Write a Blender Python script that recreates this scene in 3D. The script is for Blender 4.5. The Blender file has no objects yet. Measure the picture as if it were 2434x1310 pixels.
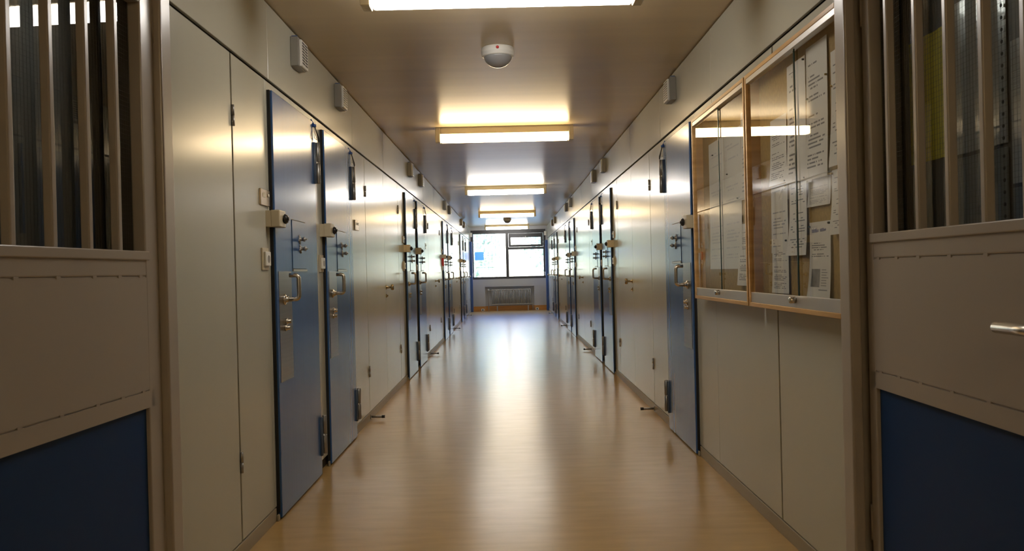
import bpy, bmesh, math, random
from mathutils import Vector, Matrix
random.seed(7)
S = bpy.context.scene
COL = S.collection

# ------------------------------------------------------------------ camera, world, exposure
CAMZ = 1.165
cam_d = bpy.data.cameras.new('camera')
cam = bpy.data.objects.new('camera', cam_d)
COL.objects.link(cam)
cam_d.sensor_width = 36.0
cam_d.lens = 30.0
cam_d.clip_start = 0.05
cam_d.clip_end = 200
cam_d.dof.use_dof = True
cam_d.dof.focus_distance = 5.5
cam_d.dof.aperture_fstop = 11.0
cam.location = (0, 0, CAMZ)
YAW, PITCH, ROLL = math.radians(-0.198), math.radians(-0.2825), math.radians(-1.4)
cam.rotation_euler = (Matrix.Rotation(YAW, 3, 'Z') @ Matrix.Rotation(math.pi/2 + PITCH, 3, 'X') @ Matrix.Rotation(ROLL, 3, 'Z')).to_euler()
S.camera = cam
S.view_settings.view_transform = 'Standard'
S.view_settings.look = 'None'
S.view_settings.exposure = 1.0
S.view_settings.gamma = 1.0
S.view_settings.use_curve_mapping = False

W = bpy.data.worlds.new('sky')
S.world = W
W.use_nodes = True
nt = W.node_tree
nt.nodes.clear()
wo = nt.nodes.new('ShaderNodeOutputWorld')
wb = nt.nodes.new('ShaderNodeBackground')
wg = nt.nodes.new('ShaderNodeTexCoord')
ws = nt.nodes.new('ShaderNodeSeparateXYZ')
wr = nt.nodes.new('ShaderNodeValToRGB')
nt.links.new(wg.outputs['Generated'], ws.inputs[0])
nt.links.new(ws.outputs['Z'], wr.inputs[0])
wr.color_ramp.elements[0].position = 0.0
wr.color_ramp.elements[0].color = (1.0, 1.0, 0.86, 1)
wr.color_ramp.elements[1].position = 0.35
wr.color_ramp.elements[1].color = (0.22, 0.42, 1.0, 1)
_e = wr.color_ramp.elements.new(0.08)
_e.color = (0.96, 1.0, 0.98, 1)
nt.links.new(wr.outputs[0], wb.inputs[0])
wm = nt.nodes.new('ShaderNodeMapRange')
wm.inputs['From Min'].default_value = 0.04
wm.inputs['From Max'].default_value = 0.40
wm.inputs['To Min'].default_value = 2.5
wm.inputs['To Max'].default_value = 6.5
nt.links.new(ws.outputs['Z'], wm.inputs['Value'])
nt.links.new(wm.outputs[0], wb.inputs[1])
nt.links.new(wb.outputs[0], wo.inputs[0])
WARM_LIGHT = ((1.0, 0.76, 0.45), 12.5)
COOL_LIGHT = ((1.0, 0.95, 0.89), 13.0)

# ------------------------------------------------------------------ materials
M = {}
def mat(name, color, rough=0.5, metal=0.0, spec=0.5, emit=None, bump=None, vary=None, coat=0.0):
    m = bpy.data.materials.new(name)
    m.use_nodes = True
    n = m.node_tree
    b = n.nodes['Principled BSDF']
    b.inputs['Base Color'].default_value = (*color, 1)
    b.inputs['Roughness'].default_value = rough
    b.inputs['Metallic'].default_value = metal
    b.inputs['Specular IOR Level'].default_value = spec
    b.inputs['Coat Weight'].default_value = coat
    if emit:
        b.inputs['Emission Color'].default_value = (*emit[0], 1)
        b.inputs['Emission Strength'].default_value = emit[1]
    if vary or bump:
        tc = n.nodes.new('ShaderNodeTexCoord')
        mp = n.nodes.new('ShaderNodeMapping')
        sc = (vary or bump)[0]
        mp.inputs['Scale'].default_value = sc
        n.links.new(tc.outputs['Object'], mp.inputs[0])
        nz = n.nodes.new('ShaderNodeTexNoise')
        nz.inputs['Scale'].default_value = 1.0
        nz.inputs['Detail'].default_value = 4.0
        n.links.new(mp.outputs[0], nz.inputs['Vector'])
        if vary:
            rp = n.nodes.new('ShaderNodeValToRGB')
            k = vary[1]
            rp.color_ramp.elements[0].position = 0.3
            rp.color_ramp.elements[1].position = 0.7
            c2 = vary[2] if len(vary) > 2 else color
            rp.color_ramp.elements[0].color = (*[c*(1-k) for c in c2], 1)
            rp.color_ramp.elements[1].color = (*[min(1, c*(1+k)) for c in color], 1)
            n.links.new(nz.outputs['Fac'], rp.inputs[0])
            n.links.new(rp.outputs[0], b.inputs['Base Color'])
        if bump:
            if vary:
                mp = n.nodes.new('ShaderNodeMapping')
                mp.inputs['Scale'].default_value = bump[0]
                n.links.new(tc.outputs['Object'], mp.inputs[0])
                nz = n.nodes.new('ShaderNodeTexNoise')
                nz.inputs['Scale'].default_value = 1.0
                nz.inputs['Detail'].default_value = 1.5
                n.links.new(mp.outputs[0], nz.inputs['Vector'])
            bp = n.nodes.new('ShaderNodeBump')
            bp.inputs['Strength'].default_value = bump[1]
            bp.inputs['Distance'].default_value = 0.002
            n.links.new(nz.outputs['Fac'], bp.inputs['Height'])
            n.links.new(bp.outputs[0], b.inputs['Normal'])
    M[name] = m
    return m

mat('wall_cream', (0.53, 0.525, 0.44), 0.205, vary=((1.2, 1.2, 0.5), 0.03))
mat('groove', (0.05, 0.043, 0.03), 0.6)
mat('ceiling_paint', (0.60, 0.475, 0.285), 0.30, vary=((0.5, 6.0, 1.0), 0.06))
mat('lino', (0.53, 0.345, 0.14), 0.235, vary=((4, 18, 1), 0.045, (0.505, 0.33, 0.135)), bump=((0.5, 6, 1), 0.12))
mat('skirting', (0.36, 0.31, 0.22), 0.4)
mat('blue_paint', (0.047, 0.13, 0.33), 0.2, vary=((5, 30, 0.7), 0.03))
mat('blue_edge', (0.03, 0.09, 0.30), 0.35)
mat('barrel_blue_shade', (0.06, 0.085, 0.13), 0.3)  # grey barrel; the bluish shade on it is put into its colour
mat('mesh_wire', (0.05, 0.05, 0.045), 0.6)
mat('knob_brass', (0.42, 0.34, 0.22), 0.25, 1.0)
mat('gate_blue', (0.008, 0.045, 0.15), 0.5, spec=0.25)
mat('taupe_paint', (0.45, 0.40, 0.34), 0.28)
mat('seal', (0.012, 0.012, 0.012), 0.7)
mat('steel', (0.62, 0.58, 0.52), 0.24, 1.0)
mat('steel_brushed', (0.40, 0.385, 0.36), 0.30, 1.0, vary=((2, 2, 90), 0.08))
mat('hinge_steel', (0.33, 0.32, 0.30), 0.34, 0.75)
mat('bronze_plate', (0.42, 0.33, 0.23), 0.25, 0.9)
mat('cream_plastic', (0.60, 0.53, 0.38), 0.4)
mat('white_plastic', (0.80, 0.79, 0.74), 0.35)
mat('grey_plastic', (0.27, 0.255, 0.225), 0.4)
mat('dark_slot', (0.05, 0.05, 0.06), 0.5)
mat('black_plastic', (0.012, 0.012, 0.013), 0.3)
mat('red_plastic', (0.55, 0.02, 0.015), 0.35)
mat('wire_pale', (0.72, 0.66, 0.55), 0.35, 0.4)
mat('wood', (0.66, 0.41, 0.165), 0.36, vary=((2.0, 3.0, 30), 0.14, (0.60, 0.35, 0.13)))
mat('cork', (0.36, 0.235, 0.07), 0.8, vary=((60, 60, 60), 0.14))
mat('aluminium', (0.70, 0.69, 0.67), 0.38, 0.75)
mat('glass_edge', (0.02, 0.05, 0.045), 0.2)
mat('lamp_cream', (0.74, 0.68, 0.52), 0.4)
mat('lamp_warm', (0.9, 0.85, 0.7), 0.4, emit=WARM_LIGHT)
mat('lamp_cool', (0.9, 0.9, 0.9), 0.4, emit=COOL_LIGHT)
mat('dome_grey', (0.30, 0.30, 0.31), 0.12, coat=0.5)
mat('window_frame', (0.045, 0.047, 0.055), 0.4)
mat('end_wall', (0.47, 0.485, 0.52), 0.5)  # slightly cool: some of the blue daylight cast is put into the colour
mat('radiator', (0.42, 0.42, 0.42), 0.4)
mat('wood_skirting', (0.50, 0.23, 0.055), 0.4, vary=((3, 30, 30), 0.12))
mat('blue_film', (0.18, 0.38, 0.85), 0.4)
mat('grille', (0.25, 0.25, 0.25), 0.5)
mat('shaded_wall', (0.10, 0.095, 0.085), 0.5)  # shade behind the gate leaves is put into this dark colour
mat('yellow_paper', (0.85, 0.74, 0.04), 0.6, vary=((2, 40, 1.5), 0.06))
mat('sleeve', (0.55, 0.57, 0.60), 0.2, vary=((6, 6, 2), 0.2), coat=0.6)
mat('grey_card', (0.24, 0.25, 0.26), 0.4)
mat('pin_brass', (0.45, 0.33, 0.12), 0.3, 1.0)
mat('pin_dark', (0.05, 0.06, 0.05), 0.4)
mat('ink_blue', (0.25, 0.27, 0.42), 0.7)
mat('photo', (0.16, 0.16, 0.16), 0.5, vary=((14, 14, 14), 0.8, (0.30, 0.31, 0.31)))
mat('leaf', (0.60, 0.66, 0.36), 0.6, vary=((1.5, 1.5, 1.5), 0.5))  # kept pale: the glare of sunlit foliage is put into the colour
mat('bark', (0.12, 0.09, 0.06), 0.8)
mat('grass', (0.46, 0.37, 0.22), 0.9)
mat('rubber', (0.02, 0.018, 0.016), 0.5)

def glass_mat(name, tint=(1, 1, 1), ior=1.5):
    m = bpy.data.materials.new(name)
    m.use_nodes = True
    n = m.node_tree
    n.nodes.clear()
    o = n.nodes.new('ShaderNodeOutputMaterial')
    t = n.nodes.new('ShaderNodeBsdfTransparent')
    t.inputs[0].default_value = (*tint, 1)
    g = n.nodes.new('ShaderNodeBsdfGlossy')
    g.inputs['Roughness'].default_value = 0.0
    f = n.nodes.new('ShaderNodeFresnel')
    f.inputs[0].default_value = ior
    x = n.nodes.new('ShaderNodeMixShader')
    ge = n.nodes.new('ShaderNodeNewGeometry')
    inv = n.nodes.new('ShaderNodeMath')
    inv.operation = 'SUBTRACT'
    inv.inputs[0].default_value = 1.0
    n.links.new(ge.outputs['Backfacing'], inv.inputs[1])
    k = n.nodes.new('ShaderNodeMath')
    k.operation = 'MULTIPLY'
    n.links.new(f.outputs[0], k.inputs[0])
    n.links.new(inv.outputs[0], k.inputs[1])
    n.links.new(k.outputs[0], x.inputs[0])
    n.links.new(t.outputs[0], x.inputs[1])
    n.links.new(g.outputs[0], x.inputs[2])
    n.links.new(x.outputs[0], o.inputs[0])
    M[name] = m
glass_mat('glass', (0.98, 0.99, 0.98))
glass_mat('glass_case', (0.975, 0.975, 0.965), 1.7)
glass_mat('glass_wired', (0.86, 0.88, 0.87), 1.6)
def film_mat():
    m = bpy.data.materials.new('film')
    m.use_nodes = True
    n = m.node_tree
    n.nodes.clear()
    o = n.nodes.new('ShaderNodeOutputMaterial')
    t = n.nodes.new('ShaderNodeBsdfTranslucent')
    t.inputs[0].default_value = (0.35, 0.55, 0.95, 1)
    d = n.nodes.new('ShaderNodeBsdfDiffuse')
    d.inputs[0].default_value = (0.30, 0.45, 0.8, 1)
    x = n.nodes.new('ShaderNodeMixShader')
    x.inputs[0].default_value = 0.3
    n.links.new(t.outputs[0], x.inputs[1])
    n.links.new(d.outputs[0], x.inputs[2])
    n.links.new(x.outputs[0], o.inputs[0])
    M['film'] = m
film_mat()

def paper_mat(name, rows, cols=26, base=(0.74, 0.73, 0.68), m0=0.1, m1=0.9, gap=0.25, short=0.45, top=0.93, bot=0.08, fill=0.42, ink=0.16, dens=0.15, blockf=0.0):
    m = bpy.data.materials.new(name)
    m.use_nodes = True
    n = m.node_tree
    b = n.nodes['Principled BSDF']
    b.inputs['Roughness'].default_value = 0.6
    L = n.links.new
    def math_(op, a, bb=None):
        q = n.nodes.new('ShaderNodeMath')
        q.operation = op
        for i, v in enumerate((a, bb)):
            if v is None: continue
            if isinstance(v, (int, float)): q.inputs[i].default_value = v
            else: L(v, q.inputs[i])
        return q.outputs[0]
    tc = n.nodes.new('ShaderNodeTexCoord')
    sp = n.nodes.new('ShaderNodeSeparateXYZ')
    L(tc.outputs['UV'], sp.inputs[0])
    u, v = sp.outputs[0], sp.outputs[1]
    vr = math_('MULTIPLY', v, rows)
    row = math_('FLOOR', vr)
    fv = math_('FRACT', vr)
    col = math_('FLOOR', math_('MULTIPLY', u, cols))
    def wn(a, k):
        q = n.nodes.new('ShaderNodeTexWhiteNoise')
        q.noise_dimensions = '2D'
        c = n.nodes.new('ShaderNodeCombineXYZ')
        if isinstance(a, (int, float)): c.inputs[0].default_value = a
        else: L(a, c.inputs[0])
        L(k, c.inputs[1])
        L(c.outputs[0], q.inputs['Vector'])
        return q.outputs['Value']
    r1 = wn(3.3, row)
    r2 = wn(7.7, row)
    ln = math_('ADD', math_('MULTIPLY', r2, m1 - short), short)
    k = math_('LESS_THAN', fv, fill)
    for t in (math_('GREATER_THAN', u, m0), math_('LESS_THAN', u, ln), math_('GREATER_THAN', r1, gap),
              math_('GREATER_THAN', wn(col, row), dens), math_('LESS_THAN', v, top), math_('GREATER_THAN', v, bot)):
        k = math_('MULTIPLY', k, t)
    mx = n.nodes.new('ShaderNodeMix')
    mx.data_type = 'RGBA'
    mx.inputs['A'].default_value = (*base, 1)
    mx.inputs['B'].default_value = (ink, ink, ink*1.05, 1)
    L(k, mx.inputs['Factor'])
    L(mx.outputs['Result'], b.inputs['Base Color'])
    M[name] = m
paper_mat('sheet_letter', 34, gap=0.3, short=0.4)
paper_mat('sheet_list', 26, gap=0.15, short=0.22, m1=0.5, cols=18, m0=0.12)
paper_mat('sheet_columns', 30, gap=0.2, short=0.75, cols=9, dens=0.5, fill=0.35)
paper_mat('sheet_faint', 22, gap=0.45, short=0.4, ink=0.36)
paper_mat('sheet_notice', 36, gap=0.35, short=0.55, top=0.80, bot=0.50)
paper_mat('sheet_white', 40, gap=0.55, short=0.4, ink=0.52, base=(0.70, 0.70, 0.66))

# ------------------------------------------------------------------ mesh helper
class MB:
    """collects shapes; f maps (a, b, c) to the point in the object's own space"""
    def __init__(s, f=None):
        s.bm = bmesh.new()
        s.f = f or (lambda a, b, c: (a, b, c))
    def P(s, p): return Vector(s.f(*p))
    def box(s, x0, x1, y0, y1, z0, z1, bev=0.0, seg=2):
        vs = [s.bm.verts.new(s.P((x, y, z))) for x in (x0, x1) for y in (y0, y1) for z in (z0, z1)]
        fs = [s.bm.faces.new([vs[i] for i in q]) for q in ((0,1,3,2),(4,6,7,5),(0,4,5,1),(2,3,7,6),(0,2,6,4),(1,5,7,3))]
        if bev:
            es = list({e for fc in fs for e in fc.edges})
            bmesh.ops.bevel(s.bm, geom=es, offset=bev, segments=seg, profile=0.5, affect='EDGES', clamp_overlap=True)
        return s
    def hexa(s, pts):
        vs = [s.bm.verts.new(s.P(p)) for p in pts]
        for q in ((0,1,2,3),(7,6,5,4),(0,4,5,1),(1,5,6,2),(2,6,7,3),(3,7,4,0)):
            s.bm.faces.new([vs[i] for i in q])
        return s
    def ring(s, c, n, r, seg, up=None):
        n = n.normalized()
        u = up or (Vector((0, 0, 1)) if abs(n.z) < 0.9 else Vector((1, 0, 0)))
        t = n.cross(u).normalized(); w = t.cross(n).normalized()
        return [s.bm.verts.new(c + r*(math.cos(2*math.pi*i/seg)*t + math.sin(2*math.pi*i/seg)*w)) for i in range(seg)]
    def skin(s, rings, caps=True, smooth=True):
        k = len(rings[0])
        for A, B in zip(rings, rings[1:]):
            for i in range(k):
                fc = s.bm.faces.new((A[i], A[(i+1) % k], B[(i+1) % k], B[i])); fc.smooth = smooth
        if caps:
            s.bm.faces.new(list(reversed(rings[0]))); s.bm.faces.new(rings[-1])
    def cyl(s, p0, p1, r, seg=14, r1=None, smooth=True, cham=0.0):
        a, b = s.P(p0), s.P(p1)
        n = b - a
        r1 = r if r1 is None else r1
        if cham:
            d = n.normalized()*cham
            R = [s.ring(a, n, r-cham, seg), s.ring(a+d, n, r, seg), s.ring(b-d, n, r1, seg), s.ring(b, n, r1-cham, seg)]
        else:
            R = [s.ring(a, n, r, seg), s.ring(b, n, r1, seg)]
        s.skin(R, smooth=smooth)
        return s
    def tube(s, pts, r, seg=10):
        ps = [s.P(p) for p in pts]
        R = []
        up = None
        for i, p in enumerate(ps):
            if i == 0: n = ps[1]-ps[0]
            elif i == len(ps)-1: n = ps[-1]-ps[-2]
            else: n = (ps[i+1]-p).normalized() + (p-ps[i-1]).normalized()
            n = n.normalized()
            if up is None:
                up = Vector((0, 0, 1)) if abs(n.z) < 0.9 else Vector((1, 0, 0))
                t = n.cross(up).normalized()
            t = (t - n*t.dot(n)).normalized()
            w = n.cross(t)
            R.append([s.bm.verts.new(p + r*(math.cos(2*math.pi*k/seg)*t + math.sin(2*math.pi*k/seg)*w)) for k in range(seg)])
        s.skin(R)
        return s
    def lathe(s, c, axis, prof, seg=24):
        """prof: list of (radius, distance along axis)"""
        c = s.P(c); n = (s.P(axis) - s.P((0, 0, 0))).normalized()
        R = [s.ring(c + n*h, n, max(r, 1e-4), seg) for r, h in prof]
        s.skin(R)
        return s
    def ball(s, c, r, seg=12):
        n = seg//2
        s.lathe(c, (0, 0, 1), [(r*math.sin(math.pi*i/n), -r*math.cos(math.pi*i/n)) for i in range(n+1)], seg)
        return s
    def build(s, name, m, parent=None, loc=None):
        bmesh.ops.recalc_face_normals(s.bm, faces=s.bm.faces)
        me = bpy.data.meshes.new(name)
        s.bm.to_mesh(me); s.bm.free()
        me.materials.append(M[m])
        o = bpy.data.objects.new(name, me)
        COL.objects.link(o)
        if parent: o.parent = parent
        if loc: o.location = loc
        return o

def fillet(pts, r, n=5):
    """rounds the inner corners of a polyline"""
    out = [Vector(pts[0])]
    for a, b, c in zip(pts, pts[1:], pts[2:]):
        a, b, c = Vector(a), Vector(b), Vector(c)
        d0 = (a-b).normalized()*r; d1 = (c-b).normalized()*r
        for i in range(n+1):
            t = i/n
            out.append((1-t)**2*(b+d0) + 2*t*(1-t)*b + t*t*(b+d1))
    out.append(Vector(pts[-1]))
    return [tuple(p) for p in out]

def tag(o, label=None, cat=None, group=None, kind=None):
    if label: o['label'] = label
    if cat: o['category'] = cat
    if group: o['group'] = group
    if kind: o['kind'] = kind
    return o
def empty(name, loc, label=None, cat=None, group=None, kind=None):
    o = bpy.data.objects.new(name, None)
    COL.objects.link(o)
    o.location = loc
    return tag(o, label, cat, group, kind)
def kids(o): return [c for c in bpy.data.objects if c.parent == o]
def copy_tree(o, parent=None):
    c = o.copy(); COL.objects.link(c)
    c.parent = parent
    for ch in kids(o): copy_tree(ch, c)
    return c

XL, XR, H = -1.14, 1.155, 2.5
Y0, YE = -2.0, 25.3
SIDES = {-1: XL, 1: XR}
ORD = ['first', 'second', 'third', 'fourth', 'fifth', 'sixth', 'seventh', 'eighth', 'ninth']
WN = {-1: 'wall facing the notice cases', 1: 'wall with the notice cases'}
SHORT = {-1: 'left wall', 1: 'right wall'}
LA = [4.10, 9.37, 14.70, 19.95]; LB = [5.25, 10.55, 15.86, 21.10]
RA = [None, 9.42, 14.75, 20.00]; RB = [5.27, 10.57, 15.90, 21.15]
LC = [6.84, 12.11, 17.44, 22.69]; RC = [6.90, 12.18, 17.50, 22.75]
CW = {-1: 2.02, 1: 2.08}
DW = 0.88; DH = 2.062

def local(side): return lambda a, o, z: (-side*o, a, z)       # along the wall, out of the wall, up
def world(side): return lambda a, o, z: (SIDES[side] - side*o, a, z)

# ------------------------------------------------------------------ setting
tag(MB().box(-1.75, 1.75, Y0, YE+0.3, -0.08, 0.0).build('floor', 'lino'), 'glossy tan linoleum corridor floor', 'floor', kind='structure')
tag(MB().box(-1.75, 1.75, Y0, YE+0.3, H, H+0.1).build('ceiling', 'ceiling_paint'), 'smooth glossy grey beige metal ceiling of the corridor', 'ceiling', kind='structure')

GAP = 0.006
def wall(side, lower, upper, skip):
    f = world(side)
    m = MB(f)
    for a0, a1 in zip(upper, upper[1:]):
        m.box(a0+GAP/2, a1-GAP/2, -0.014, 0.0, 2.122, H-0.008, 0.0015, 1)
    for a0, a1 in zip(lower, lower[1:]):
        if any(abs(a0-x) < 1e-3 for x in skip): continue
        g0 = 0.009 if a0 in WIDE[side] else GAP/2
        g1 = 0.009 if a1 in WIDE[side] else GAP/2
        m.box(a0+g0, a1-g1, -0.014, 0.0, 0.066, 2.106, 0.0015, 1)
    w = m.build('wall_left' if side < 0 else 'wall_right', 'wall_cream')
    MB(f).box(2.68, YE, -0.16, -0.017, 0.0, H).build('panel_backing', 'groove', w)
    return w
WIDE = {-1: [3.565], 1: [3.675]}
low_l = [2.70, 3.565, 4.06]; low_r = [2.70, 3.675, 4.765, 5.225]
skip_l, skip_r = [2.70], []
for k in range(4):
    if k: low_l += [LA[k]-0.05]
    low_l += [LB[k]-0.13, LB[k]+DW+0.05, LC[k], LC[k]+CW[-1]]
    skip_l.append(LC[k])
    if k: low_r += [RA[k]-0.05, RB[k]-0.13]
    low_r += [RB[k]+DW+0.05, RC[k], RC[k]+CW[1]]
    skip_r.append(RC[k])
low_l.append(YE); low_r.append(YE)
up_l = [2.70, 4.13] + sum([[d+2.24, d+3.8, d+5.32] for d in (4.10, 9.37, 14.70, 19.9)], [])
up_l = [x for x in up_l if x < 25.1] + [YE]
up_r = [2.70, 4.78, 6.38, 7.95] + sum([[d+0.02, d+2.24, d+3.82] for d in (9.42, 14.75, 20.0)], []) + [YE]
tag(wall(-1, low_l, up_l, skip_l), 'cream metal panel wall facing the two notice cases', 'wall', kind='structure')
tag(wall(1, low_r, up_r, skip_r), 'cream metal panel wall carrying the two notice cases', 'wall', kind='structure')

def baseboard(side, name):
    m = MB(world(side))
    spans = [2.70]
    ds = [(a, b+DW) for a, b in zip(LA, LB)] if side < 0 else [(RB[0], RB[0]+DW)] + [(a, b+DW) for a, b in zip(RA[1:], RB[1:])]
    for a, b in ds: spans += [a-0.03, b+0.03]
    spans.append(YE)
    for a, b in zip(spans[::2], spans[1::2]):
        m.box(a, b, -0.012, 0.004, 0.0, 0.062, 0.001, 1)
    return tag(m.build(name, 'skirting'), 'low grey brown metal baseboard under the cream panels of the %s' % SHORT[side], 'baseboard', kind='structure')
baseboard(-1, 'baseboard_left'); baseboard(1, 'baseboard_right')

# walls of the space before the gate, behind the open leaves
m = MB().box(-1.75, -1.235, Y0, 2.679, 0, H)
tag(m.build('wall_near_left', 'shaded_wall'), 'wall coloured dark for the shade behind the open left gate leaf', 'wall', kind='structure')
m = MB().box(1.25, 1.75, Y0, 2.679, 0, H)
tag(m.build('wall_near_right', 'shaded_wall'), 'wall coloured dark for the shade behind the open right gate leaf', 'wall', kind='structure')
tag(MB().box(-1.75, 1.75, Y0-0.1, Y0, 0, H).build('wall_back', 'wall_cream'), 'cream wall closing the corridor behind the gate', 'wall', kind='structure')

# end wall with the window opening and the radiator niche
WX0, WX1, WZ0, WZ1 = -1.115, 1.11, 0.945, 2.40
NX0, NX1, NZ = -0.72, 0.735, 0.72
m = MB()
m.box(-1.4, NX0, YE, YE+0.2, 0, WZ0).box(NX1, 1.4, YE, YE+0.2, 0, WZ0).box(NX0, NX1, YE, YE+0.2, NZ, WZ0)
m.box(NX0, NX1, YE+0.13, YE+0.2, 0, NZ)
m.box(-1.4, 1.4, YE, YE+0.2, WZ1, H).box(-1.4, WX0, YE, YE+0.2, WZ0, WZ1).box(WX1, 1.4, YE, YE+0.2, WZ0, WZ1)
tag(m.build('wall_end', 'end_wall'), 'pale end wall under the window with a radiator niche', 'wall', kind='structure')
m = MB().box(XL+0.01, NX0, YE-0.014, YE-0.001, 0, 0.145).box(NX1, XR-0.01, YE-0.014, YE-0.001, 0, 0.145).box(NX0+.002, NX1-.002, YE+0.115, YE+0.129, 0, 0.145)
tag(m.build('baseboard_end', 'wood_skirting'), 'orange brown wooden baseboard along the end wall under the window', 'baseboard', kind='structure')

# window
wy0, wy1 = YE+0.02, YE+0.09
m = MB()
m.box(WX0, WX1, wy0, wy1, WZ0, 1.015).box(WX0, WX1, wy0, wy1, 2.29, WZ1)
m.box(WX0, -1.04, wy0, wy1, 1.015, 2.29).box(1.035, WX1, wy0, wy1, 1.015, 2.29)
m.box(-0.08, 0.005, wy0, wy1, 1.015, 2.29).box(0.005, 1.035, wy0, wy1, 1.81, 1.88)
win = tag(m.build('window_1', 'window_frame'), 'dark framed corridor end window with fixed panes and small top vent', 'window', kind='structure')
MB().box(0.01, 1.03, wy0-0.02, wy1-0.02, 2.165, 2.285).box(0.01, 1.03, wy0-0.02, wy1-0.02, 1.885, 1.95).box(0.01, 0.075, wy0-0.02, wy1-0.02, 1.95, 2.165).box(0.965, 1.03, wy0-0.02, wy1-0.02, 1.95, 2.165).build('vent_sash', 'window_frame', win)
MB().box(-1.04, -0.08, wy0+0.03, wy0+0.036, 1.015, 2.29).build('pane', 'glass', win)
MB().box(0.005, 1.035, wy0+0.03, wy0+0.036, 1.015, 1.81).build('pane', 'glass', win)
MB().box(0.075, 0.965, wy0+0.01, wy0+0.016, 1.95, 2.165).build('pane', 'glass', win)
for x in (-1.075, 1.07):
    hb = MB()
    hb.box(x-0.014, x+0.014, wy0-0.012, wy0, 1.03, 1.13, 0.003, 1).tube(fillet([(x, wy0-0.012, 1.11), (x, wy0-0.05, 1.11), (x, wy0-0.05, 1.02)], 0.012), 0.008, 8)
    tag(hb.build('handle', 'white_plastic', win), 'white window handle')
MB().box(0.50, 0.53, wy0-0.045, wy0-0.02, 2.17, 2.20).cyl((0.515, wy0-0.045, 2.185), (0.515, wy0-0.05, 2.09), 0.006, 8).build('latch', 'hinge_steel', win)
tag(MB().box(-1.0, -0.735, wy0+0.022, wy0+0.0285, 1.515, 1.76).build('paper_sheet', 'film'), 'blue translucent sheet stuck on the left window pane', 'sheet')
for x, s in ((-1.10, 'left'), (1.10, 'right')):
    MBo = MB().box(x-0.035, x+0.035, YE-0.07, YE-0.001, 2.21, 2.33, 0.004, 1).build('blind_bracket', 'white_plastic')
    tag(MBo, 'small white box at the upper %s corner of the end window' % s, 'bracket', 'white boxes at the window corners')

# blue end trims where the two long walls meet the window wall
for sd, n in ((-1, 'trim_1'), (1, 'trim_2')):
    mm = MB(world(sd)).box(24.95, 25.06, 0.001, 0.075, 0.0, 2.06, 0.004, 1)
    tag(mm.build(n, 'blue_edge'), 'narrow blue upright trim closing the %s beside the end window' % SHORT[sd], 'trim', kind='structure')

# outside: bars, ground, trees
m = MB()
for i in range(22):
    x = -1.16 + i*0.11
    m.cyl((x, YE+0.42, 0.75), (x, YE+0.42, 2.75), 0.0045, 6)
for z in (0.85, 1.30, 1.66, 2.02, 2.5):
    m.box(-1.25, 1.25, YE+0.426, YE+0.436, z-0.004, z+0.004)
for x in (-1.22, 1.22):
    m.cyl((x, YE+0.2, 0.85), (x, YE+0.42, 0.85), 0.006, 6).cyl((x, YE+0.2, 2.5), (x, YE+0.42, 2.5), 0.006, 6)
tag(m.build('window_grille', 'grille'), 'thin steel bar grille fixed outside the end window', 'grille')
tag(MB().box(-60, 60, YE+0.6, 90, -0.6, -0.5).build('ground', 'grass'), 'bright grassy ground outside the end window', 'ground', kind='structure')
def tree(x, y, h, r, label):
    t = empty('leafy_tree', (x, y, -0.5), label, 'tree', 'trees outside the window')
    MB().cyl((0, 0, 0), (0.1, 0, h*0.7), 0.16, 10, 0.06).build('trunk', 'bark', t)
    bm = MB()
    for i in range(1500):
        th, ph, q = random.uniform(0, 6.283), math.acos(random.uniform(-1, 1)), random.random()**0.4
        c = Vector((r*q*math.sin(ph)*math.cos(th), r*q*math.sin(ph)*math.sin(th), h*0.6 + h*0.4*q*math.cos(ph)))
        a = Vector((random.gauss(0, 1), random.gauss(0, 1), random.gauss(0, 1))).normalized()
        b = a.orthogonal().normalized()
        s = random.uniform(0.10, 0.2)
        bm.bm.faces.new([bm.bm.verts.new(c + p) for p in (a*s, b*s*0.5, -a*s, -b*s*0.5)])
    bm.build('crown', 'leaf', t)
tree(-2.2, 36, 5.0, 2.0, 'leafy tree coloured pale for the glare outside behind the left window pane')
tree(3.0, 40, 6.0, 2.6, 'leafy tree coloured pale for the glare outside behind the right window panes')

# radiator in the niche
RX0, RX1 = -0.535, 0.64
rt = empty('radiator', (0.05, YE+0.06, 0), 'grey column radiator in the niche under the end window', 'radiator')
nc = 26
for i in range(nc):
    x = RX0 + (i+0.5)*(RX1-RX0)/nc - 0.05
    MB().cyl((x, -0.03, 0.20), (x, -0.03, 0.615), 0.013, 10).cyl((x, 0.03, 0.20), (x, 0.03, 0.615), 0.013, 10).build('column', 'radiator', rt)
MB().box(RX0-0.05, RX1-0.05, -0.042, 0.042, 0.605, 0.64, 0.012, 3).build('header', 'radiator', rt)
MB().box(RX0-0.05, RX1-0.05, -0.042, 0.042, 0.175, 0.21, 0.012, 3).build('header', 'radiator', rt)
for x in (-0.42, 0.50):
    MB().box(x-0.015, x+0.015, -0.02, 0.02, 0.0, 0.18).build('foot', 'radiator', rt)
MB().tube(fillet([(RX0-0.05, 0, 0.60), (RX0-0.14, 0, 0.60), (RX0-0.14, 0, 0.0)], 0.03), 0.012, 8).build('pipe', 'radiator', rt)
MB().tube(fillet([(RX1-0.05, 0, 0.19), (RX1-0.0, 0, 0.19), (RX1-0.0, 0, 0.0)], 0.02), 0.012, 8).build('pipe', 'radiator', rt)
tag(MB().cyl((RX0-0.135, -0.01, 0.63), (RX0-0.135, -0.075, 0.63), 0.026, 12, 0.02, cham=0.004).build('valve', 'white_plastic', rt), 'white thermostat valve')
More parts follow.
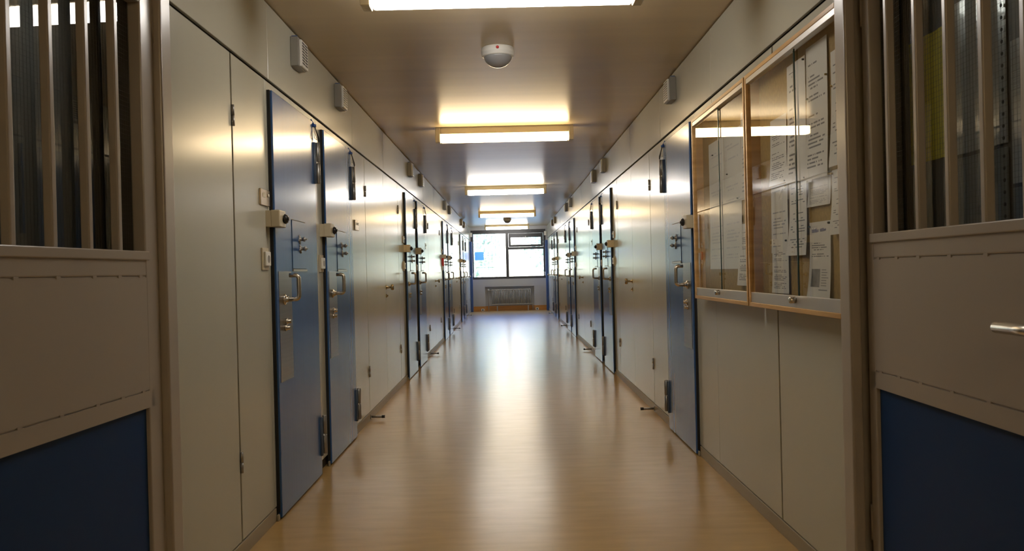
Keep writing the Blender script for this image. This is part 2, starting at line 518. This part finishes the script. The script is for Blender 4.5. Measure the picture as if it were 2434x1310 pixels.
for x, s in ((-0.80, 'left'), (0.81, 'right')):
    t = empty('floor_outlet', (x, YE-0.015, 0.04), 'small white outlet with black hole on the wooden baseboard, %s of the radiator' % s, 'outlet', 'outlets on the end baseboard')
    MB().box(-0.045, 0.045, -0.02, 0, -0.035, 0.035, 0.004, 1).build('plate', 'white_plastic', t)
    MB().cyl((0, -0.02, 0), (0, -0.03, 0), 0.022, 14).build('plug_hole', 'black_plastic', t)

# ------------------------------------------------------------------ ceiling lamps and detectors
def lamp(y, warm, label, dx=0.0, rot=0.0):
    t = empty('ceiling_light', (dx, y, H), label, 'ceiling light', 'fluorescent lights along the ceiling')
    t.rotation_euler.z = math.radians(rot)
    w, L_ = 0.09, 0.635
    MB().box(-L_+0.045, L_-0.045, 0.0, w, -0.062, -0.0005, 0.003, 1).build('body', 'lamp_cream', t)
    MB().box(-L_+0.05, L_-0.05, 0.002, w-0.002, -0.134, -0.0625, 0.010, 3).build('diffuser', 'lamp_warm' if warm else 'lamp_cool', t)
    for s in (-1, 1):
        x0, x1 = sorted((s*L_, s*(L_-0.045)))
        MB().box(x0, x1, -0.003, w+0.003, -0.136, -0.0005, 0.004, 1).cyl((s*(L_-0.022), w*0.5, -0.136), (s*(L_-0.022), w*0.5, -0.1365), 0.006, 8).build('end_cap', 'lamp_cream', t)
    return t
lamp(-1.7, True, 'warm fluorescent ceiling light before the gate', 0.0, 0)
lamp(3.81, False, 'white fluorescent ceiling light cut by the top of the picture, nearest the gate', 0.0, 0.2)
lamp(7.84, True, 'warm yellow fluorescent ceiling light, second from the gate', -0.01, 0.5)
lamp(13.26, False, 'white fluorescent ceiling light, third from the gate', -0.02, -0.3)
lamp(18.80, True, 'warm yellow fluorescent ceiling light just before the far dome detector', -0.01, 0)
lamp(24.30, False, 'white fluorescent ceiling light nearest the end window', -0.03, 0)

def detector(y, x, label):
    t = empty('dome_detector', (x, y, H), label, 'detector', 'dome detectors on the ceiling')
    MB().lathe((0, 0, 0), (0, 0, -1), [(0.092, 0.0005), (0.097, 0.004), (0.099, 0.030), (0.099, 0.034), (0.096, 0.036), (0.097, 0.050), (0.094, 0.054), (0.07, 0.055)], 40).build('base_ring', 'white_plastic', t)
    pr = [(0.084*math.cos(a), 0.050 + 0.068*math.sin(a)) for a in [i*math.pi/2/12 for i in range(13)]]
    MB().lathe((0, 0, 0), (0, 0, -1), pr, 40).build('dome', 'dome_grey', t)
    tag(MB().lathe((0.0, -0.098, -0.020), (0, -1, 0), [(0.009, 0), (0.009, 0.002), (0.006, 0.004)], 14).build('indicator', 'red_plastic', t), 'red round indicator')
detector(5.1, -0.035, 'white dome detector with red dot hanging between the first two ceiling lights')
detector(21.6, -0.01, 'small dome detector hanging near the end window')

# ------------------------------------------------------------------ cell doors
def build_door(side):
    f = local(side)
    N = lambda: MB(f)
    t = empty('door_proto', (0, 0, 0))
    N().box(0, DW, 0.006, 0.024, 0.008, DH, 0.003, 2).build('door_leaf', 'blue_paint', t)
    N().box(-0.011, -0.0004, 0.0005, 0.015, 0.035, DH).box(-0.011, DW-0.012, 0.0005, 0.0055, 0.02, DH-0.012).build('seal', 'seal', t)
    lp = N().box(0.035, 0.275, 0.0242, 0.0258, 0.652, 1.192, 0.0006, 1).build('lock_plate', 'steel_brushed', t)
    N().lathe((0.125, 0.0258, 1.053), (0, 1, 0), [(0.027, 0), (0.027, 0.006), (0.021, 0.009), (0.015, 0.010), (0.015, 0.020), (0.012, 0.021)], 18).build('rosette', 'steel', lp)
    for a, z in ((0.155, 0.943), (0.135, 0.912)):
        N().lathe((a, 0.0258, z), (0, 1, 0), [(0.017, 0), (0.017, 0.006), (0.010, 0.008), (0.010, 0.022), (0.007, 0.024)], 14).build('lock_cylinder', 'steel', lp)
    pts = fillet([(0.125, 0.03, 1.053), (0.125, 0.100, 1.053), (0.125, 0.100, 1.172), (0.125, 0.054, 1.172)], 0.022, 6)
    N().tube(pts, 0.0105, 14).build('pull_handle', 'steel', t)
    N().box(0.306, 0.604, 0.0241, 0.0246, 1.204, 1.462).build('hatch_seam', 'seal', t)
    h = N().box(0.31, 0.60, 0.0247, 0.0268, 1.206, 1.458, 0.0008, 1).build('hatch', 'blue_paint', t)
    N().box(0.305, 0.605, 0.0242, 0.0305, 1.192, 1.203, 0.001, 1).build('ledge', 'steel_brushed', h)
    for a, z in ((0.45, 1.362), (0.465, 1.312)):
        k = N().lathe((a, 0.0268, z), (0, 1, 0), [(0.017, 0), (0.017, 0.004), (0.009, 0.006), (0.009, 0.022), (0.012, 0.023), (0.012, 0.032), (0.004, 0.034), (0.004, 0.042)], 14)
        for q in range(4):
            an = q*math.pi/2 + 0.4
            k.cyl((a, 0.028, z), (a+0.024*math.cos(an), 0.028, z+0.024*math.sin(an)), 0.0055, 8)
        k.build('knob', 'hinge_steel', h)
    b = N().box(-0.075, 0.04, 0.0243, 0.066, 1.402, 1.482, 0.004, 2).box(-0.075, -0.004, 0.0002, 0.0243, 1.404, 1.480).build('lock_box', 'cream_plastic', t)
    N().lathe((0.0, 0.066, 1.442), (0, 1, 0), [(0.018, 0), (0.027, 0.008), (0.018, 0.020), (0.010, 0.022)], 6).cyl((0.0, 0.086, 1.442), (0.0, 0.093, 1.442), 0.008, 10).build('knob', 'black_plastic', b)
    for z0, z1, up in ((1.705, 1.945, True), (0.125, 0.350, False)):
        hg = N()
        hg.cyl((0.905, 0.036, z0), (0.905, 0.036, (z0+z1)/2-0.003), 0.0145, 14, cham=0.004).cyl((0.905, 0.036, (z0+z1)/2+0.003), (0.905, 0.036, z1), 0.0145, 14, cham=0.004)
        hg.cyl((0.905, 0.036, (z0+z1)/2-0.003), (0.905, 0.036, (z0+z1)/2+0.003), 0.012, 10)
        hg = hg.build('hinge', 'hinge_steel', t)
        N().cyl((0.855, 0.027, z0-0.005), (0.855, 0.027, z1-0.004), 0.0115, 14, cham=0.004).build('door_barrel', 'barrel_blue_shade', hg)
        N().box(0.89, 0.905, 0.0005, 0.026, z0+0.01, z1-0.01).build('bracket', 'skirting', hg)
        N().ball((0.880, 0.036, (z0+z1)/2), 0.006, 8).build('pin', 'white_plastic', hg)
        if up:
            c = N().cyl((0.86, 0.030, 2.030), (0.86, 0.030, 2.044), 0.013, 8).cyl((0.86, 0.030, 2.044), (0.86, 0.012, 2.075), 0.004, 8).build('hanger_cap', 'blue_edge', hg)
            w = N()
            for da in (-0.035, 0.035):
                w.tube([(0.86, 0.030, 2.030), (0.86+da*0.5, 0.034, 1.995), (0.865+da, 0.036, 1.962)], 0.0022, 6)
            w.tube([(0.83, 0.036, 1.962), (0.90, 0.036, 1.962)], 0.0022, 6)
            w.build('wire', 'wire_pale', hg)
            lp_ = [(0.862+0.0, 0.034, 2.03), (0.885, 0.040, 2.0), (0.915, 0.044, 1.975), (0.925, 0.044, 1.955), (0.91, 0.044, 1.95), (0.897, 0.044, 1.965), (0.885, 0.040, 1.995), (0.868, 0.034, 2.028)]
            N().tube(lp_, 0.0032, 6).build('cord_loop', 'rubber', hg)
    N().box(-0.035, -0.0115, 0.0046, 0.016, 0.0, 0.03, 0.003, 1).build('floor_stop', 'skirting', t)
    return t
def place_doors():
    n = 0
    for side, As, Bs in ((-1, LA, LB), (1, RA, RB)):
        p = build_door(side)
        seq = sorted([a for a in As if a is not None] + Bs)
        for i, d in enumerate(seq):
            o = p if i == 0 else copy_tree(p)
            n += 1
            o.name = 'door_%d' % n
            o.location = (SIDES[side], d, 0)
            if side < 0:
                lab = 'blue steel cell door, %s from the gate on the wall facing the notice cases' % ORD[i]
            elif i == 0:
                lab = 'blue steel cell door right beside the wooden notice cases'
            else:
                lab = 'blue steel cell door, %s past the notice cases on their wall' % ORD[i]
            tag(o, lab, 'door', 'blue cell doors', 'structure')
place_doors()

# ------------------------------------------------------------------ service cupboards set flush in the wall
def cup_hinge(N, a, z):
    return N().cyl((a, 0.005, z), (a, 0.005, z+0.042), 0.0075, 10).cyl((a, 0.005, z+0.044), (a, 0.005, z+0.088), 0.0075, 10)
def build_cupboard(side, w):
    f = local(side); N = lambda: MB(f)
    t = empty('wall_cupboard', (0, 0, 0))
    mid = w*0.5
    d1 = N().box(0.009, mid-0.002, -0.014, 0.0, 0.066, 2.106, 0.0015, 1).build('door', 'wall_cream', t)
    d2 = N().box(mid+0.002, w-0.009, -0.014, 0.0, 0.066, 2.106, 0.0015, 1).build('door', 'wall_cream', t)
    for a, d in ((0.003, d1), (w-0.003, d2)):
        for z in (0.345, 1.79):
            cup_hinge(N, a, z).build('hinge', 'hinge_steel', d)
    ka = mid + 0.045
    N().lathe((ka, 0.0, 1.045), (0, 1, 0), [(0.020, 0), (0.020, 0.005), (0.010, 0.008), (0.009, 0.040), (0.012, 0.044), (0.027, 0.048), (0.027, 0.068), (0.018, 0.073)], 18).build('knob', 'knob_brass', d2)
    N().lathe((ka, 0.0, 0.968), (0, 1, 0), [(0.018, 0), (0.018, 0.006), (0.009, 0.008), (0.009, 0.016), (0.006, 0.018)], 14).build('key_plate', 'knob_brass', d2)
    return t
for side, Cs in ((-1, LC), (1, RC)):
    p = build_cupboard(side, CW[side])
    for i, d in enumerate(Cs):
        o = p if i == 0 else copy_tree(p)
        o.location = (SIDES[side], d, 0)
        tag(o, 'flush cream double door cupboard, %s from the gate, %s' % (ORD[i], WN[side]), 'cupboard', 'cream cupboards between the cell doors')
f = world(-1); N = lambda: MB(f)
t = empty('service_door', (XL, 2.70, 0), 'tall flush cream door leaf with dark hinge groove right behind the left gate post', 'door', kind='thing')
fl = local(-1); N = lambda: MB(fl)
N().box(0.006, 0.856, -0.014, 0.0, 0.066, 2.106, 0.0015, 1).build('panel', 'wall_cream', t)
for z in (0.35, 1.80):
    cup_hinge(N, 0.865, z).build('hinge', 'hinge_steel', t)

# ------------------------------------------------------------------ small fixtures on the walls
def build_alarm(side):
    f = local(side); N = lambda: MB(f)
    t = empty('alarm_box', (0, 0, 0))
    N().box(0, 0.17, 0.0005, 0.042, -0.078, 0.078, 0.002, 1).build('body', 'grey_plastic', t)
    lv = N().box(0.028, 0.168, 0.0422, 0.056, -0.074, 0.068, 0.0015, 1).build('louvre_front', 'white_plastic', t)
    s_ = N()
    for i in range(8):
        z = -0.060 + i*0.0155
        for a in (0.036, 0.100):
            s_.box(a, a+0.055, 0.0562, 0.0568, z, z+0.009)
    s_.build('slots', 'dark_slot', lv)
    N().box(0.01, 0.16, 0.006, 0.036, 0.0782, 0.084).build('top_reflection', 'blue_edge', t)  # blue slab imitates the reflection on top of the box
    return t
def build_plate(side):
    f = local(side); N = lambda: MB(f)
    t = empty('call_plate', (0, 0, 0))
    N().box(0, 0.15, 0.0003, 0.010, -0.038, 0.038, 0.002, 1).build('plate', 'bronze_plate', t)
    N().cyl((0.118, 0.010, 0.012), (0.118, 0.014, 0.012), 0.008, 10).build('button', 'white_plastic', t)
    N().box(0.03, 0.075, 0.0102, 0.011, 0.0, 0.02).build('name_strip', 'cream_plastic', t)
    return t
def build_socket(side):
    f = local(side); N = lambda: MB(f)
    t = empty('key_switch', (0, 0, 0))
    N().box(0, 0.10, 0.0003, 0.008, -0.052, 0.052, 0.002, 1).build('frame', 'cream_plastic', t)
    c = N().box(0.018, 0.094, 0.0082, 0.020, -0.033, 0.035, 0.003, 1).build('cover', 'white_plastic', t)
    N().lathe((0.058, 0.020, 0.0), (0, 1, 0), [(0.018, 0), (0.018, 0.001), (0.013, 0.0012), (0.013, 0.0005)], 16).build('round_insert', 'grey_plastic', c)
    return t
def build_stop(side):
    f = local(side); N = lambda: MB(f)
    t = empty('door_stop', (0, 0, 0))
    N().cyl((0, 0.0045, 0.0), (0, 0.108, 0.0), 0.0095, 12).build('rod', 'hinge_steel', t)
    N().cyl((0, 0.095, 0.0), (0, 0.118, 0.0), 0.012, 12).build('rubber_tip', 'rubber', t)
    N().cyl((0, 0.0042, 0.0), (0, 0.012, 0.0), 0.018, 12).build('flange', 'hinge_steel', t)
    return t
for side, As, Bs, Cs in ((-1, LA, LB, LC), (1, RA, RB, RC)):
    X = SIDES[side]
    ds = sorted([a for a in As if a is not None] + Bs)
    wn = WN[side]
    p = build_alarm(side)
    for i, d in enumerate(ds):
        o = p if i == 0 else copy_tree(p)
        o.location = (X, d+0.47, 2.372)
        tag(o, 'grey louvred alarm box above the %s blue door, %s' % (ORD[i], wn), 'alarm box', 'alarm boxes above the doors')
    p = build_plate(side); q = 0
    pp = [(a-0.175, 'before', i) for i, a in enumerate(As) if a] + [(b+DW+0.20, 'past', i) for i, b in enumerate(Bs) if As[i]]
    for i, (d, wd, k) in enumerate(sorted(pp)):
        o = p if i == 0 else copy_tree(p)
        o.location = (X, d, 1.538)
        pair = ORD[k]
        tag(o, 'metal call plate just %s the %s pair of blue doors, %s' % (wd, pair, wn), 'call plate', 'call plates beside the doors')
    p = build_socket(side)
    pp = [(a-0.165, 'before', i) for i, a in enumerate(As) if a] + [(b-0.125, 'between', i) for i, b in enumerate(Bs) if As[i]]
    for i, (d, wd, k) in enumerate(sorted(pp)):
        o = p if i == 0 else copy_tree(p)
        o.location = (X, d, 1.25 if wd == 'before' else 1.24)
        txt = 'just before the %s blue door pair' % ORD[k] if wd == 'before' else 'between the doors of the %s pair' % ORD[k]
        tag(o, 'cream framed key switch %s, %s' % (txt, wn), 'switch', 'key switches beside the doors')
    p = build_stop(side)
    for i, c in enumerate(Cs):
        o = p if i == 0 else copy_tree(p)
        o.location = (X, c-0.01, 0.028)
        tag(o, 'dark rubber tipped door stop, %s from the gate, %s' % (ORD[i], wn), 'door stop', 'door stops near the floor')
t = empty('alarm_button', (XL, LA[2]-0.30, 1.36), 'small red alarm box at the edge of the third pair of blue doors', 'alarm box')
MB(local(-1)).box(0.15, 0.21, 0.0003, 0.035, -0.08, 0.06, 0.004, 1).build('housing', 'red_plastic', t)

# ------------------------------------------------------------------ notice cases
CORK_O = 0.016
def case(d0, d1, z0, z1, edge, label):
    t = empty('notice_case', (XR, d0, z0), label, 'notice case', 'glazed wooden notice cases')
    f0 = local(1)
    N = lambda: MB(lambda a, o, z: f0(a-d0, o, z-z0))
    T, D = 0.018, 0.075
    for nm, b in (('side_board', (d0, d0+T, z0, z1)), ('side_board', (d1-T, d1, z0, z1)), ('top_board', (d0+T, d1-T, z1-T, z1)), ('bottom_board', (d0+T, d1-T, z0, z0+T))):
        N().box(b[0], b[1], 0.0005, D, b[2], b[3], 0.0015, 1).build(nm, 'wood', t)
    N().box(d0+T, d1-T, 0.001, 0.014, z0+T, z1-T).build('cork_panel', 'cork', t)
    N().box(d0+T, d1-T, 0.046, 0.070, z0+T, z0+T+0.045, 0.001, 1).build('bottom_rail', 'aluminium', t)
    N().box(d0+T, d1-T, 0.046, 0.073, z1-T-0.022, z1-T, 0.001, 1).build('top_rail', 'aluminium', t)
    for a0, a1, o in ((d0+T, edge+0.03, 0.052), (edge, d1-T, 0.060)):
        g = N().box(a0, a1, o, o+0.004, z0+T+0.0455, z1-T-0.0225).build('glass_pane', 'glass_case', t)
        e = a1 if o < 0.056 else a0
        N().box(e-0.0015, e+0.0015, o-0.0003, o+0.0043, z0+T+0.046, z1-T-0.023).build('glass_edge', 'glass_edge', g)
    N().lathe((edge+0.02, 0.070, z0+T+0.03), (0, 1, 0), [(0.013, 0), (0.013, 0.022), (0.011, 0.024), (0.004, 0.0245)], 18).build('lock', 'steel', t)
case(3.865, 4.965, 0.982, 2.018, 4.385, 'glazed wooden notice case beside the blue door, few papers inside')
case(2.765, 3.845, 0.982, 2.018, 3.215, 'glazed wooden notice case next to the gate post, crowded with papers')

def sheet(n0, d0, d1, z0, z1, m, label, group, tilt=0.0, lift=0.0, curl=0.012, pins=(), cat='paper', mirror=True):
    """a sheet pinned on the cork; d1 is its far edge; reading left is far"""
    w, h = d1-d0, z1-z0
    f0 = local(1)
    me = bpy.data.meshes.new(n0); bm = bmesh.new(); uv = bm.loops.layers.uv.new('UVMap')
    nu, nv = 8, 16
    w_, h_ = w, h
    G = []
    ct, st = math.cos(math.radians(tilt)), math.sin(math.radians(tilt))
    def at(u, v, up=0.0):
        a, z = (1-u)*w, v*h
        aa, zz = a*ct - (z-h)*st, a*st + (z-h)*ct + h
        return aa, 0.0015 + up + lift + curl*(1-v)**3*(0.35+0.65*(1-u)) + 0.002*(1+math.sin(3*v+5*d0))*(1-v), zz
    sheet.at = at
    for j in range(nv+1):
        rowv = []
        for i in range(nu+1):
            u, v = i/nu, j/nv
            rowv.append((bm.verts.new(Vector(f0(*at(u, v)))), (u, v)))
        G.append(rowv)
    for j in range(nv):
        for i in range(nu):
            q = [G[j][i], G[j][i+1], G[j+1][i+1], G[j+1][i]]
            fc = bm.faces.new([x[0] for x in q]); fc.smooth = True
            for lp, x in zip(fc.loops, q): lp[uv].uv = x[1]
    bm.to_mesh(me); bm.free()
    me.materials.append(M[m])
    o = bpy.data.objects.new(n0, me); COL.objects.link(o)
    o.location = (XR - CORK_O, d0, z0)
    tag(o, label, cat, group)
    for u, v, pm in pins:
        q = MB(f0).lathe(((1-u)*w, 0.002+lift, v*h), (0, 1, 0), [(0.004, 0), (0.004, 0.006), (0.003, 0.008)], 8)
        q.build('pin', pm, o)
    return o
G2 = 'papers in the notice case next to the gate post'; G1 = 'papers in the notice case beside the blue door'
sheet('paper_sheet', 3.455, 3.665, 1.50, 1.78, 'sheet_letter', 'printed white sheet above two lower rows at the far end of the crowded notice case', G2, pins=((0.9, 0.03, 'pin_dark'),))
sheet('paper_sheet', 3.222, 3.432, 1.485, 1.955, 'sheet_list', 'long typed list with short lines behind the glass edge in the crowded notice case', G2, 0.5, 0.001, pins=((0.95, 0.97, 'pin_dark'), (0.9, 0.02, 'pin_dark')))
sheet('paper_sheet', 2.995, 3.205, 1.475, 2.0-0.03, 'sheet_letter', 'tall typed white sheet in the upper row of the crowded notice case, near the post', G2, 0.4, 0.003, pins=((0.06, 0.62, 'pin_dark'), (0.97, 0.72, 'pin_brass'), (0.05, 0.42, 'pin_dark')))
sheet('paper_sheet', 2.79, 2.968, 1.50, 1.90, 'sheet_columns', 'white sheet in the upper row half hidden by the right gate post', G2, -0.4, 0.001, pins=((0.05, 0.7, 'pin_brass'),))
sheet('paper_sheet', 3.452, 3.668, 1.215, 1.497, 'sheet_faint', 'pale sheet with faint table in the middle row at the case far end', G2, 0.0, 0.002, 0.004, pins=((0.95, 0.95, 'pin_brass'),))
sheet('paper_sheet', 3.448, 3.660, 1.045, 1.275, 'sheet_letter', 'white sheet with centred lines low at the far end of the crowded case', G2, 0.3, 0.004, 0.006, pins=((0.9, 0.95, 'pin_dark'),))
sheet('paper_sheet', 3.232, 3.428, 1.20, 1.505, 'sheet_columns', 'white sheet with table columns in the middle row right of the glass edge', G2, 0.0, 0.002, 0.02, pins=((0.5, 0.97, 'pin_dark'),))
sheet('paper_sheet', 2.99, 3.215, 1.375, 1.492, 'sheet_faint', 'small landscape sheet above the bare cork in the crowded notice case', G2, 0.6, 0.001, 0.004, pins=((0.97, 0.9, 'pin_brass'),))
sheet('paper_sheet', 2.79, 2.978, 1.265, 1.490, 'sheet_columns', 'white sheet with lines in the middle row beside the gate post', G2, -0.3, 0.002, pins=((0.05, 0.95, 'pin_brass'),))
n_ = sheet('paper_sheet', 2.998, 3.206, 1.030, 1.318, 'sheet_notice', 'white notice with blurred blue heading and small grey photo, low in the crowded case', G2, 0.4, 0.003, 0.015, pins=((0.03, 0.95, 'pin_dark'), (0.97, 0.97, 'pin_dark')))
at_ = sheet.at
f0 = local(1)
def patch(q, u0, u1, v0, v1, n=4):
    for i in range(n):
        ua, ub = u0+(u1-u0)*i/n, u0+(u1-u0)*(i+1)/n
        for k in range(n):
            va, vb = v0+(v1-v0)*k/n, v0+(v1-v0)*(k+1)/n
            fc = q.bm.faces.new([q.bm.verts.new(Vector(f0(*at_(u, v, 0.0009)))) for u, v in ((ua, va), (ub, va), (ub, vb), (ua, vb))])
            fc.normal_update()
q = MB(f0)
for a0, a1 in ((0.12, 0.45), (0.52, 0.80)):
    x = a0
    while x < a1:
        wd = random.uniform(0.03, 0.05); patch(q, x, x+wd, 0.862+0.02*x, 0.862+random.uniform(0.035, 0.055), 1); x += wd+0.008
tag(q.build('heading', 'ink_blue', n_), 'blurred blue heading')
q = MB(f0); patch(q, 0.13, 0.53, 0.17, 0.40)
tag(q.build('photo', 'photo', n_), 'small grey photo')
q = MB(f0)
for i in range(7):
    v = 0.385 - i*0.033
    patch(q, 0.60, random.uniform(0.80, 0.92), v, v+0.010, 2)
patch(q, 0.50, 0.88, 0.13, 0.142, 2)
q.build('caption_lines', 'grey_card', n_)
sheet('paper_sheet', 4.46, 4.79, 1.15, 1.845, 'sheet_white', 'large pale sheet left of the glass edge in the notice case beside the blue door', G1, 0.0, 0.0, 0.004, pins=((0.3, 0.9, 'pin_dark'),))
sheet('paper_sheet', 4.13, 4.452, 1.15, 1.845, 'sheet_white', 'large pale sheet right of the glass edge in the notice case beside the blue door', G1, 0.0, 0.001, 0.004, pins=((0.8, 0.5, 'pin_dark'), (0.2, 0.7, 'pin_dark')))
sheet('paper_sheet', 3.93, 4.125, 1.48, 1.90, 'sheet_faint', 'white sheet high in the near end of the notice case beside the blue door', G1, 0.0, 0.0, 0.004, pins=((0.5, 0.95, 'pin_dark'),))
sheet('paper_sheet', 3.91, 4.195, 1.068, 1.365, 'sheet_letter', 'printed sheet hanging lowest in the notice case beside the blue door', G1, 0.3, 0.003, 0.01, pins=((0.05, 0.1, 'pin_dark'),))

# ------------------------------------------------------------------ the barred gate: two posts and two leaves swung open towards us
PY0, PY1 = 2.655, 2.735
for sd, n, xi, xo in ((-1, 'trim_3', -1.062, -1.139), (1, 'trim_4', 1.060, 1.154)):
    m = MB()
    x0, x1 = sorted((xi, xi + sd*0.036))
    m.box(x0, x1, PY0, PY1, 0, H-0.001, 0.007, 3)
    x0, x1 = sorted((xi + sd*0.0361, xo))
    m.box(x0, x1, PY0+0.045, PY1, 0, H-0.001)
    tag(m.build(n, 'taupe_paint'), 'taupe steel post of the barred gate standing against the %s' % SHORT[sd], 'gate post', kind='structure')

def leaf(sd, hinge, ang, label, bars, d_open):
    """local frame: a runs from the hinge towards us, o out to the corridor, z up"""
    px, py = hinge
    t = empty('barred_gate', (px, py, 0), label, 'gate', 'open barred gate leaves')
    t.rotation_euler.z = ang
    f = lambda a, o, z: (-sd*o, -a, z)
    N = lambda: MB(f)
    Wd, Ht, D = 1.02, 2.06, 0.040
    a_op = py - d_open
    Z0, Z1 = 1.250, 2.0
    fr = N()
    fr.box(0, a_op, -D, 0, 0.02, Ht, 0.004, 2)
    fr.box(Wd-0.07, Wd, -D, 0, 0.02, Ht, 0.004, 2)
    fr.box(a_op, Wd-0.07, -D, 0, Z1, Ht, 0.004, 2)
    fr.box(a_op, Wd-0.07, -D, 0, 1.178, Z0-0.0005, 0.004, 2)
    fr.box(a_op-0.035, Wd-0.07, -D, 0, 0.782, 0.832, 0.0)
    fr.box(a_op-0.035, Wd-0.07, -D, 0, 0.02, 0.10, 0.004, 2)
    fr.build('frame', 'taupe_paint', t)
    # raised bead under the bars
    N().box(a_op-0.012, Wd-0.07, 0.0002, 0.007, 1.225, 1.252, 0.003, 2).build('bead', 'taupe_paint', t)
    # middle plate, spot welded: raised 1.5 mm, with notches along its edges
    pl = N().box(a_op-0.030, Wd-0.066, -0.022, -0.0008, 0.8365, 1.1735).box(a_op-0.030, Wd-0.066, -0.020, -0.0035, 0.8325, 1.1775)
    a = a_op + 0.02
    for z, s in ((1.176, 1), (0.834, -1)):
        x = a_op-0.030
        k = 0
        while x < Wd-0.08:
            L_ = (0.055, 0.105, 0.115, 0.15, 0.15, 0.15, 0.15, 0.15, 0.15)[k]
            pl.box(x+L_, min(x+L_+0.018, Wd-0.066), -0.010, 0.0002, z-0.004, z+0.004)
            x += L_+0.018; k += 1
    pl.build('middle_plate', 'taupe_paint', t)
    N().box(a_op-0.035, Wd-0.066, -0.026, -0.012, 0.10, 0.782).build('lower_panel', 'gate_blue', t)
    for d in bars:
        a = py - d
        N().box(a, a+0.021, -0.0245, 0.0, Z0-0.001, Z1+0.001, 0.004, 3).build('bar', 'taupe_paint', t)
    g = N().box(a_op+0.001, Wd-0.071, -0.0395, -0.0355, Z0, Z1).build('wired_glass', 'glass_wired', t)
    w = N()
    n = int((Wd-0.071-a_op)/0.014)
    for i in range(1, n+1):
        a = a_op + i*0.014
        w.box(a-0.0002, a+0.0002, -0.0378, -0.0372, Z0, Z1)
    for i in range(1, int((Z1-Z0)/0.014)):
        z = Z0 + i*0.014
        w.box(a_op, Wd-0.071, -0.0378, -0.0372, z-0.0002, z+0.0002)
    w.build('wire_mesh', 'mesh_wire', g)
    # lever handle near the free edge
    if sd > 0:
      hd = N()
      hd.lathe((Wd-0.055, 0.0, 1.02), (0, 1, 0), [(0.026, 0), (0.026, 0.006), (0.013, 0.009), (0.012, 0.05)], 16)
      hd.tube(fillet([(Wd-0.055, 0.045, 1.02), (Wd-0.055, 0.063, 1.02), (Wd-0.19, 0.063, 1.02)], 0.012), 0.0125, 14)
      hd.build('lever_handle', 'steel', t)
    for z in (0.3, 1.9):
        N().cyl((-0.004, -0.008, z), (-0.004, -0.008, z+0.11), 0.010, 12).build('hinge', 'taupe_paint', t)
    return t
leaf(-1, (-1.086, 2.652), math.radians(-2.88), 'left leaf of the open taupe barred gate with dark blue lower panel', [2.435, 2.28, 2.115, 1.95, 1.785], 2.57)
leaf(1, (1.113, 2.652), math.radians(-0.7), 'right leaf of the open taupe barred gate with steel lever handle', [2.497, 2.32, 2.155, 1.99, 1.825, 1.70], 2.60)

# things hanging on the wall behind the right gate leaf
XW = 1.249
def hang(name, d0, d1, z0, z1, th, m, label, cat, holes=False):
    me = MB(lambda a, o, z: (XW-o, a, z))
    nu = 8
    for i in range(nu):
        a0, a1 = d0+(d1-d0)*i/nu, d0+(d1-d0)*(i+1)/nu
        o0, o1 = 0.002+0.003*math.sin(i*1.9), 0.002+0.003*math.sin((i+1)*1.9)
        o0, o1 = max(o0, 0.0005), max(o1, 0.0005)
        me.hexa([(a0, o0, z0), (a1, o1, z0), (a1, o1, z1), (a0, o0, z1), (a0, o0+th, z0), (a1, o1+th, z0), (a1, o1+th, z1), (a0, o0+th, z1)])
    o = tag(me.build(name, m), label, cat, 'sheets hung behind the right gate leaf')
    if holes:
        h = MB(lambda a, o, z: (XW-o, a, z))
        n = int((z1-z0)/0.03)
        for i in range(n):
            z = z0+0.012+i*0.03
            h.cyl((d0+0.008, 0.0085, z), (d0+0.008, 0.0092, z), 0.005, 8)
        h.build('punched_holes', 'seal', o)
    return o
hang('yellow_notice', 2.405, 2.62, 1.46, 1.83, 0.001, 'yellow_paper', 'yellow notice sheet hanging behind the bars of the right gate leaf', 'notice')
hang('plastic_sleeve', 2.115, 2.365, 1.455, 1.87, 0.001, 'sleeve', 'shiny punched plastic sleeve behind the right gate bars beside the yellow notice', 'plastic sleeve', True)
hang('plastic_sleeve', 2.115, 2.365, 1.08, 1.445, 0.001, 'grey_card', 'dull grey sleeve hanging below the shiny punched sleeve behind the bars', 'plastic sleeve', True)
hang('plastic_sleeve', 1.85, 2.095, 1.35, 1.70, 0.001, 'sleeve', 'grey sleeve behind the bars at the picture edge, upper one', 'plastic sleeve')
hang('plastic_sleeve', 1.85, 2.095, 1.0, 1.34, 0.001, 'grey_card', 'dark grey sleeve behind the bars at the picture edge, lower one', 'plastic sleeve')
